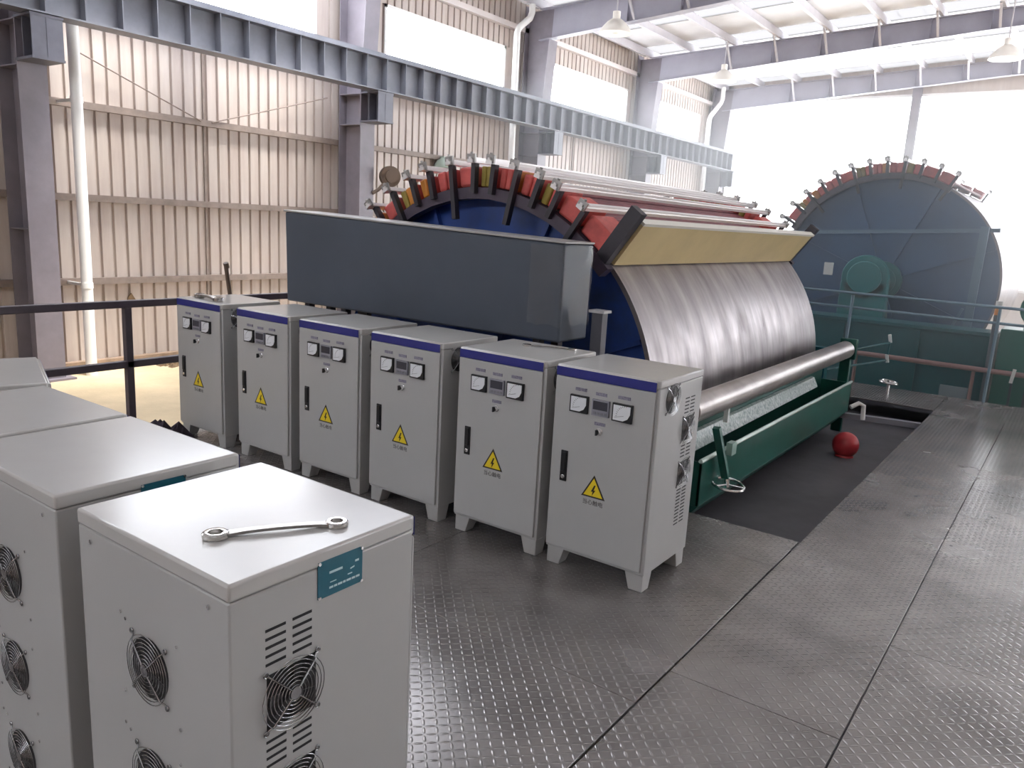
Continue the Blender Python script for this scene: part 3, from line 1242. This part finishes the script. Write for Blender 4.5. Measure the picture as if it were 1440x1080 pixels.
for i in range(len(path) - 1):
    for j in range(7):
        fs.append((i * 8 + j, i * 8 + 8 + j, i * 8 + 9 + j, i * 8 + 1 + j))
m.add(vs_, fs)
m.build('film_wrap', film, t)
m = MB()
m.box(-2.27, -2.20, 3.92, 3.98, 0, 1.165, 0)
m.box(-2.285, -2.185, 3.905, 3.995, 1.165, 1.18, 1)
tag(m.build('capped_post', [mat('post_dark', (0.06, 0.06, 0.075), .4), mat('post_cap', (0.4, 0.4, 0.42), .4)]),
    'short dark square post with a pale cap right of the grey housing', 'post')


# ================================================================== DRUMS
def make_drum(cx, cz, Rr, y0, y1, angs, board, names, end_m, zf, detail=True, hubm=None):
    t = thing('steel_drum', (cx, (y0 + y1) / 2, zf), names[0], 'drum', 'large steel drums')
    m = MB()
    m.cyl((cx, y0, cz), (cx, y1, cz), Rr, 128, 0, caps=False)
    m.cyl((cx, y1, cz), (cx, y0, cz), Rr - .03, 128, 1, caps=False)
    for y in (y0, y1):
        m.lathe((cx, y, cz), (0, 1, 0), [(Rr, -.0005), (Rr, .0005)], 4) if False else None
        n = 128
        vs_ = [(cx + r * cos(2 * pi * i / n), y, cz + r * sin(2 * pi * i / n)) for i in range(n) for r in (Rr - .03, Rr)]
        m.add(vs_, [(2 * i, 2 * i + 1, (2 * i + 3) % (2 * n), (2 * i + 2) % (2 * n)) for i in range(n)], 0)
    m.build('shell', [shellm, end_m], t, sharp=1.0)
    for y, sg in ((y0 + .05, -1), (y1 - .05, 1)):
        m = MB()
        m.cyl((cx, y - .01, cz), (cx, y + .01, cz), Rr - .031, 96)
        ep = m.build('end_plate', end_m, t)
        for k in range(8):
            a = 2 * pi * (k + .5) / 8 - R(1)
            rb_ = MB()
            rb_.bar((cx + .26 * cos(a), y + sg * .03, cz + .26 * sin(a)), (cx + (Rr - .04) * cos(a), y + sg * .03, cz + (Rr - .04) * sin(a)), .03, .04, 0, (0, 1, 0))
            rb_.build('rib', end_m, ep)
        m = MB()
        m.cyl((cx, y, cz), (cx, y + sg * .12, cz), .27, 40)
        m.cyl((cx, y + sg * .12, cz), (cx, y + sg * .16, cz), .2, 40)
        m.build('hub', hubm or end_m, t)
    m = MB()
    m.cyl((cx, y0 - .265, cz), (cx, y1 + .265, cz), .09, 24)
    m.build('axle', strutm, t)
    for y in (y0 - .34, y1 + .34):
        s_ = thing('bearing_stand', (cx, y, zf), names[2 if y < y0 else 3], 'stand', 'drum bearing stands')
        m = MB()
        m.hexa([(cx - .35, y - .07, zf), (cx + .35, y - .07, zf), (cx + .35, y + .07, zf), (cx - .35, y + .07, zf)],
               [(cx - .16, y - .06, cz - .1), (cx + .16, y - .06, cz - .1), (cx + .16, y + .06, cz - .1), (cx - .16, y + .06, cz - .1)])
        m.build('pedestal', machgreen, s_)
        m = MB()
        m.cyl((cx, y - .07, cz), (cx, y + .07, cz), .17, 24)
        m.build('bearing', machgreen, s_)
    # heater arch standing off the shell
    t2 = thing('heater_arch', (cx, (y0 + y1) / 2, zf), names[1], 'heater', 'induction heater arches over the drums')
    amin, amax = min(angs) - .02, max(angs) + .05
    if board:
        amin = min(amin, R(board[0]) - .02)
    for ya_, yb_ in ((y0 - .11, y0 - .03), (y1 + .03, y1 + .11)):
        m = MB()
        m.arc(cx, cz, Rr - .065, Rr + .012, amin, amax, ya_, yb_, 14)
        m.build('arch_ring', archm, t2, sharp=.3)
    for xl in (amax,):
        for y in (y0 - .07, y1 + .07):
            m = MB()
            p = (cx + Rr * cos(xl), y, cz + Rr * sin(xl))
            m.bar(p, (p[0] + (.05 if xl < pi / 2 else -.05), y, zf + .02), .05, .05) if detail and xl > pi / 2 else m.bar(
                p, (cx + (Rr + .05) * cos(xl - .35), y, cz + (Rr + .05) * sin(xl - .35)), .04, .06)
            m.build('arch_leg', strutm, t2)
    rods = sorted(angs)
    sh0 = Rr + .016
    for i, a in enumerate(rods):
        ca, sa = cos(a), sin(a)
        u = Vector((ca, 0, sa))
        tg = Vector((-sa, 0, ca))
        c_ = Vector((cx, 0, cz))
        for y in (y0 - .13, y1 + .13):
            m = MB()
            inn = Rr - (.03 if i % 3 else .20)
            m.bar(c_ + u * inn + Vector((0, y, 0)), c_ + u * (Rr + .165) + Vector((0, y, 0)), .034, .045, 0, (0, 1, 0))
            m.build('strut', strutm, t2)
        jit = random.uniform(-.05, .03)
        ya_, yb_ = y0 - .20 + jit, y1 + .20 + jit
        m = MB()
        m.bar(c_ + u * (Rr + .178) + Vector((0, ya_, 0)), c_ + u * (Rr + .178) + Vector((0, yb_, 0)), .046, .022, 0, tuple(u))
        m.bar(c_ + u * (Rr + .196) + Vector((0, ya_, 0)), c_ + u * (Rr + .196) + Vector((0, yb_, 0)), .022, .016, 0, tuple(u))
        rod = m.build('support_rod', rodm, t2)
        for y in (ya_ + .02, yb_ - .02):
            m = MB()
            p = c_ + u * (Rr + .19) + Vector((0, y, 0))
            m.bar(p - u * .022, p + u * .034, .068, .016, 0, (0, 1, 0))
            m.cyl(p + u * .03, p + u * .046, .010, 8)
            m.build('rod_clamp', mat('clamp_steel', (0.33, 0.32, 0.31), .35, .7), rod)
    bounds = ([R(board[0]) + .03] if board else []) + rods
    pal = [[red], [red], [olive, red], [red, red], [red, red, orange], [olive, olive, red], [red], [red, red], [orange, red], [olive, orange, red], [red], [red, orange], [orange]]
    for i in range(len(bounds) - 1):
        a, b = bounds[i] + .012, bounds[i + 1] - .012
        P = pal[i % len(pal)]
        k = len(P)
        for j in range(k):                 # from right to left
            aa, bb = a + (b - a) * j / k, a + (b - a) * (j + 1) / k
            for s_ in (0, 1):
                m = MB()
                if s_ == 0:
                    ya_, yb_ = y0 - .085, y0 + .20
                else:
                    ya_, yb_ = y1 - .20, y1 + .085
                m.arc(cx, cz, sh0, sh0 + .135, aa + .002, bb - .002, ya_, yb_, 4)
                m.build('coil_end', P[-1 - j], t2, bevel=.018)
        # bundle of cables along the drum
        m = MB()
        nr = 5
        for j in range(nr):
            ac = a + (b - a) * (j + .5) / nr
            rr = (b - a) * (Rr + .05) / nr / 2 * .98
            p0 = (cx + (sh0 + .055) * cos(ac), y0 + .15, cz + (sh0 + .055) * sin(ac))
            p1 = (p0[0], y1 - .15, p0[2])
            m.cyl(p0, p1, rr, 8)
        m.build('cable_bundle', cable, t2)
    if board:
        a0, a1 = R(board[0]), R(board[1])
        ri, ro = Rr + .012, Rr + .33
        p0 = Vector((cx + ri * cos(a0), 0, cz + ri * sin(a0)))
        p1 = Vector((cx + ro * cos(a1), 0, cz + ro * sin(a1)))
        d = (p1 - p0).normalized()
        nn = Vector((d.z, 0, -d.x))
        m = MB()

        def slab(q0, q1, th, ya_, yb_, mi):
            b_ = [q0 + Vector((0, ya_, 0)), q1 + Vector((0, ya_, 0)), q1 + Vector((0, yb_, 0)), q0 + Vector((0, yb_, 0))]
            m.hexa([v - nn * th for v in b_], b_, mi)
        slab(p0, p1, .025, y0, y1, 0)
        m.build('end_board', boardm, t2)
        m = MB()
        slab(p1 - d * .012 + nn * .006, p1 + d * .008 + nn * .006, .05, y0 - .01, y1 + .03, 0)
        m.build('board_edge', boardedge, t2)
        for y in (y0 - .1, y1 + .04):
            m = MB()
            slab(p0 - d * .05 - nn * .01, p1 + d * .06 - nn * .01, .09, y, y + .07, 0)
            m.build('board_strut', strutm, t2)
    return t, t2


A1 = [R(a) for a in (142, 135, 127.7, 120, 112.3, 105.8, 98, 90.5, 84.2, 77, 70, 63.8, 55.5)]
make_drum(-3.455, .46, 1.40, 4.4, 8.0, A1, (42.7, 44.8),
          ['large bare steel drum with a blue end behind the white cabinets',
           'ring of red coils under white rods arched over the near steel drum',
           'green bearing stand under the blue end of the near drum', 'green bearing stand at the far end of the near drum'],
          drumblue, ZL - .25)
A2 = [R(a) for a in (150, 142, 134, 126, 118, 110, 102, 94, 86, 78, 70, 62)]
make_drum(-2.35, 1.12, 1.46, 12.1, 15.6, A2, None,
          ['far drum with a teal-blue round end in front of the bright gable',
           'ring of coils and spikes arched over the far teal drum',
           'bearing stand in front of the far drum', 'bearing stand behind the far drum'],
          drumteal, ZL, False, hubteal)
m = MB()
m.box(-3.16, -3.03, 12.132, 12.139, 1.14, 1.32)
pn = m.build('paper_note', whitetape, bpy.data.objects['steel_drum.001'])
# cross bar and standing pole in front of the far drum
m = MB()
m.bar((-3.75, 11.95, 1.72), (-1.0, 11.95, 1.88), .05, .05)
m.bar((-1.19, 11.9, 0.3), (-1.17, 11.9, 1.92), .10, .05)
m.bar((-1.55, 11.9, .10), (-1.27, 11.9, .85), .03, .03)
m.bar((-3.72, 11.95, ZL), (-3.72, 11.95, 1.74), .06, .06)
m.bar((-1.18, 11.92, ZL), (-1.18, 11.92, .32), .06, .06)
tag(m.build('support_frame', mat('frame_blue', (0.10, 0.19, 0.27), .4)), 'thin blue-grey frame of bars standing in front of the far drum', 'frame')
# hub cover disc, teal, on the far drum's front stand
m = MB()
m.cyl((-2.45, 11.62, 1.17), (-2.45, 11.5, 1.17), .30, 40)
m.cyl((-2.45, 11.5, 1.17), (-2.45, 11.46, 1.17), .22, 40)
m.box(-2.75, -2.15, 11.5, 11.66, ZL, 1.10)
tag(m.build('gear_cover', hubteal, bevel=.01), 'round teal gear cover in front of the far drum', 'gear cover')
# green base of the far machine
t = thing('machine_base', (-2.2, 11.2, ZL), 'long dark teal machine base under the far drum', 'machine')
m = MB()
m.box(-4.2, -0.75, 10.9, 11.35, ZL, .62)
m.build('trough_body', machteal, t, bevel=.02)
m = MB()
m.box(-4.2, -0.75, 10.86, 11.39, .62, .66)
m.build('trough_lip', machteal, t)
for x in (-3.4, -2.5, -1.6):
    m = MB()
    m.box(x - .03, x + .03, 10.86, 10.9, ZL, .6)
    m.build('stiffener', machteal, t)
m = MB()
m.cyl((-2.3, 10.5, .27), (0.6, 10.5, .25), .03, 12)
for x in (-2.2, -.9, .5):
    m.cyl((x, 10.5, ZL), (x, 10.5, .26), .02, 10)
tag(m.build('low_pipe', pinkpipe), 'low pinkish-brown pipe running in front of the far machine', 'pipe')
m = MB()
m.box(-0.71, 0.5, 10.6, 11.5, ZL, .75, 0)
m.cyl((-.35, 10.7, 1.0), (-.35, 11.3, 1.0), .22, 24, 0)
m.box(-.5, -.2, 10.7, 11.3, .74, .95, 0)
tag(m.build('gear_motor', mat('motor_green', (0.02, .16, .12), .4), bevel=.01), 'green gear motor at the right edge beside the far drum', 'motor')
t = thing('warning_post', (-.74, 10.5, ZL), 'short orange and white post beside the green gear motor', 'post')
m = MB()
m.cyl((-.77, 10.6, ZL), (-.77, 10.6, .9), .035, 12)
m.build('lower_post', mat('dark_post', (.1, .12, .14), .5), t)
m = MB()
m.cyl((-.77, 10.6, .9), (-.77, 10.6, .98), .036, 12)
m.build('orange_band', orangep, t)
m = MB()
m.cyl((-.77, 10.6, .98), (-.77, 10.6, 1.06), .036, 12)
m.build('white_band', whitetape, t)
# far guard rail
t = thing('guard_rail', (-1.0, 9.88, 0), 'thin pale blue guard rail along the far edge of the deck', 'railing')
for name, z in (('top_rail', 1.03), ('middle_rail', .86)):
    m = MB()
    m.cyl((-2.85, 9.88, z + .02), (4.0, 9.88, z - .03), .016, 10)
    m.build(name, railpale, t)
for x in (-2.2, -0.70, .9, 2.5, 4.0):
    m = MB()
    m.cyl((x, 9.82, -.012 if x > -2.25 else ZL), (x, 9.88, 1.02), .017, 10)
    m.build('post', railpale, t)

# ================================================================== ROLLER, TROUGH, SMALL THINGS
t = thing('press_roller', (-1.83, 6.2, ZL), 'long bare steel roller lying against the front of the near drum', 'roller')
m = MB()
RY0, RY1 = 4.30, 8.12
m.lathe((-1.80, RY0, .60), (0, 1, 0), [(.03, -.1), (.06, 0), (.085, .02), (.085, RY1 - RY0 - .04), (.06, RY1 - RY0), (.03, RY1 - RY0 + .12)], 40)
m.build('barrel', rollm, t, sharp=.5)
for y in (RY0 - .06, RY1 + .08):
    m = MB()
    m.box(-1.88, -1.72, y - .03, y + .03, .50, .70)
    m.box(-1.86, -1.76, y - .03, y + .03, -.24, .50)
    m.build('roller_bracket', machgreen, t, bevel=.008)

t = thing('collecting_trough', (-1.75, 6.2, -.45), 'dark green trough under the roller at the edge of the pit', 'trough')
TY0, TY1 = 4.34, 8.0
m = MB()
m.box(-1.70, -1.68, TY0, TY1, .02, .30)
m.hexa([(-2.0, TY0, -.12), (-1.80, TY0, -.12), (-1.80, TY1, -.12), (-2.0, TY1, -.12)],
       [(-2.0, TY0, .02), (-1.68, TY0, .02), (-1.68, TY1, .02), (-2.0, TY1, .02)])
for y in (TY0, TY1 - .015):
    m.box(-2.0, -1.68, y, y + .015, .02, .30)
m.build('trough_body', machgreen, t, bevel=.004)
m = MB()
m.cyl((-1.69, TY0, .305), (-1.69, TY1 + .02, .305), .014, 10)
m.build('rim_tube', mat('rim_tube', (0.72, 0.85, 0.80), .15, .3), t)
m = MB()
m.hexa([(-1.95, TY0 + .05, .25), (-1.88, TY0 + .05, .25), (-1.88, 7.55, .29), (-1.95, 7.55, .29)],
       [(-1.95, TY0 + .05, .36), (-1.92, TY0 + .05, .355), (-1.92, 7.55, .375), (-1.95, 7.55, .38)])
m.build('speckled_plate', speckle, t)
m = MB()
m.box(-1.985, -1.955, TY0 + .02, 7.95, .02, .47)
m.build('back_plate', machgreen, t)
for y in (TY0 + .4, 6.2, TY1 - .4):
    m = MB()
    m.box(-1.98, -1.92, y - .04, y + .04, -.24, -.1)
    m.build('leg', machgreen, t)
m = MB()
m.bar((-1.66, 4.46, .50), (-1.62, 4.60, .16), .045, .03)
m.build('adjusting_arm', machgreen, t)
m = MB()
m.box(-1.68, -1.64, 4.72, 4.80, .27, .35)
m.build('rim_clip', mat('clip_pale', (.35, .5, .45), .3), t)
m = MB()
m.ring((-1.60, 4.60, .12), (.12, -.05, 1), .10, .009, 36, 8)
for a in (0, 2.1, 4.2):
    m.cyl((-1.60, 4.60, .12), (-1.60 + .1 * cos(a), 4.60 + .1 * sin(a), .12), .006, 6)
m.cyl((-1.60, 4.60, .10), (-1.62, 4.60, .19), .014, 10)
m.build('handwheel', chrome, t)
m = MB()
m.tube([(-1.66, 8.0, .06), (-1.60, 8.06, .10), (-1.56, 8.08, .08), (-1.55, 8.08, -.06)], .022, 10)
m.build('drain_elbow', pvc, t)
m = MB()
m.box(-1.865, -1.835, 5.12, 5.15, .38, .53)
m.build('white_tag', whitetape, t)

t = thing('valve_lever', (-1.65, 9.2, -.1), 'pair of thin rods with white tips beyond the far end of the near drum', 'lever')
m = MB()
m.cyl((-2.05, 8.45, .48), (-1.66, 9.5, .56), .012, 8)
m.cyl((-2.15, 8.5, .28), (-1.67, 9.5, .36), .012, 8)
m.cyl((-1.66, 9.5, .56), (-1.67, 9.5, .36), .010, 8)
m.box(-2.2, -2.05, 8.4, 8.52, ZL, .55)
m.build('rods', machteal, t)
for z in (.60, .375):
    m = MB()
    m.bar((-1.675, 9.5, z + .05), (-1.655, 9.5, z - .04), .03, .03)
    m.build('white_tip', whitetape, t)
m = MB()
m.ring((-1.63, 9.62, .10), (.1, 0, 1), .10, .010, 32, 8)
m.cyl((-1.63, 9.62, 0), (-1.63, 9.62, .12), .018, 10)
m.cyl((-1.73, 9.62, .11), (-1.53, 9.62, .09), .008, 8)
tag(m.build('handwheel', chrome), 'small bright handwheel on the far edge of the deck past the roller', 'handwheel')
for (x, y, z, h, lab) in ((-.50, 10.3, .18, .16, 'tall thin white tag by the far rail post at right'),
                        (-.36, 10.35, .22, .09, 'small white tag at the right edge beyond the far rail')):
    m = MB()
    m.box(x - .012, x + .012, y - .012, y + .012, ZL, z, 1)
    m.bar((x - .008, y, z), (x + .01, y, z + h), .035, .02, 0)
    tag(m.build('marker_tag', [whitetape, joistm]), lab, 'tag', 'white tags beyond the far rail')
# pale sheet seen under the far machine
m = MB()
m.box(-1.25, -.95, 10.75, 10.78, -.35, -.02)
m.box(-1.12, -1.08, 10.77, 10.86, -.30, -.26)
tag(m.build('paper_sheet', mat('pale_sheet', (.30, .38, .42), .6)), 'pale square notice fixed low on the front of the far machine base', 'notice')

m = MB()
prof = [(.08, 0)]
for i in range(13):
    a = -pi / 3.6 + (pi / 2 + pi / 3.6) * i / 12
    prof.append((.112 * cos(a) + .001, .105 + .115 * sin(a)))
m.lathe((-1.50, 7.25, -.24), (0, 0, 1), prof, 32)
tag(m.build('red_dome', redplastic, sharp=.8), 'round red plastic dome lying on the dark pit floor', 'dome')

# ---- things on the wall side
t = thing('wall_fan', (-11.45, 11.3, 2.3), 'brown round fan on the second column, left of the coils', 'fan')
m = MB()
m.cyl((-11.40, 11.36, 2.39), (-11.28, 11.30, 2.39), .20, 28)
m.cyl((-11.28, 11.30, 2.39), (-11.22, 11.27, 2.39), .12, 24)
m.build('fan_head', brown, t)
m = MB()
m.tube([(-11.48, 11.0, 2.05), (-11.42, 11.1, 2.12), (-11.38, 11.34, 2.36)], .035, 10)
m.build('fan_arm', brown, t)
t = thing('wall_lamp', (-12.1, 13.7, 2.9), 'pale green dome lamp on the cladding behind the coils', 'lamp')
m = MB()
m.lathe((-12.0, 13.7, 2.75), (0, 0, 1), [(.25, 0), (.24, .06), (.18, .16), (.07, .22)], 28)
m.build('shade', palegreen, t)
m = MB()
m.box(-12.15, -12.0, 13.66, 13.74, 2.9, 3.0)
m.build('wall_bracket', palegreen, t)


def bay_lamp(x, y, z, lab):
    t = thing('high_bay_lamp', (x, y, z), lab, 'lamp', 'bell lamps hung from the roof')
    m = MB()
    m.lathe((x, y, z), (0, 0, 1), [(.36, 0), (.355, .03), (.30, .12), (.19, .24), (.10, .30)], 32)
    m.build('shade', lampwhite, t)
    m = MB()
    m.cyl((x, y, z + .29), (x, y, z + .45), .085, 16)
    m.build('ballast', lampwhite, t)
    m = MB()
    m.cyl((x, y, z + .45), (x, y, roof_z(x) - .02), .015, 8)
    m.build('stem', purlinm, t)
    m = MB()
    m.lathe((x, y, z - .03), (0, 0, 1), [(.02, 0), (.08, .03), (.09, .10), (.05, .20)], 20)
    m.build('bulb', mat('lamp_glass', (.95, .95, .92), .2), t)


bay_lamp(-9.15, 15.9, 5.78, 'white bell lamp hanging under the nearest roof rafter in view')
bay_lamp(-9.1, 22.0, 5.80, 'white bell lamp hanging near the fourth column')
bay_lamp(-2.34, 22.0, 5.92, 'white bell lamp hanging at the upper right edge')

m = MB()
m.prism([(XW + .002, 6.42, .06), (XW + .002, 6.52, .02), (XW + .002, 6.56, .12), (XW + .002, 6.50, .22), (XW + .002, 6.45, .16)], (.03, 0, 0))
m.build('rust_patch', debrism, wall_left)
# ---- clutter on the ground by the wall and on the deck
rnd = random.Random(3)


def heap(name, c, r, h, m_, lab, cat, n=22):
    m = MB()
    for i in range(n):
        a, d = rnd.uniform(0, 2 * pi), r * rnd.random() ** .6
        s_ = rnd.uniform(.3, .6) * h
        x, y = c[0] + d * cos(a), c[1] + d * sin(a)
        z = c[2] + max(0, h * (1 - d / r)) * rnd.random() * .6
        vs_ = [(x + rnd.uniform(-s_, s_), y + rnd.uniform(-s_, s_), z + rnd.uniform(0, s_)) for _ in range(4)]
        vs_[0] = (x - s_, y - s_, c[2]); vs_[1] = (x + s_, y - s_, c[2]); vs_[2] = (x, y + s_, c[2]); vs_[3] = (x, y, z + s_)
        m.add(vs_, [(0, 2, 1), (0, 1, 3), (1, 2, 3), (2, 0, 3)])
    return tag(m.build(name, m_), lab, cat)


heap('debris_pile', (-11.6, 6.9, ZL), .28, .14, debrism, 'small brown pile of debris at the foot of the cladding near the white pipe', 'debris')
heap('dry_weeds', (-11.78, 7.5, ZL), .2, .3, moss, 'small tuft of dry weeds at the foot of the cladding left of the cabinets', 'weeds', 40)
heap('dark_bundle', (-5.0, 2.88, 0), .12, .26, wrapm, 'dark bundle on the deck left of the leftmost far cabinet', 'bundle', 26)

# ---- thin haze volume added to imitate lens glare around the far drum
hm = bpy.data.materials.new('glare_haze')
hm.use_nodes = True
hn = hm.node_tree.nodes
hn.remove(hn['Principled BSDF'])
vsn = hn.new('ShaderNodeVolumeScatter')
vsn.inputs['Color'].default_value = (0.96, 0.985, 1.0, 1)
vsn.inputs['Density'].default_value = 0.11
vsn.inputs['Anisotropy'].default_value = 0.4
hm.node_tree.links.new(vsn.outputs[0], hn['Material Output'].inputs['Volume'])
m = MB()
m.box(-7.0, 9.0, 8.4, 17.0, ZL + .02, 3.5)
hz = m.build('glare_haze', hm)
hz['kind'] = 'stuff'
tag(hz, 'thin bright haze volume imitating lens glare around the far drum', 'haze')
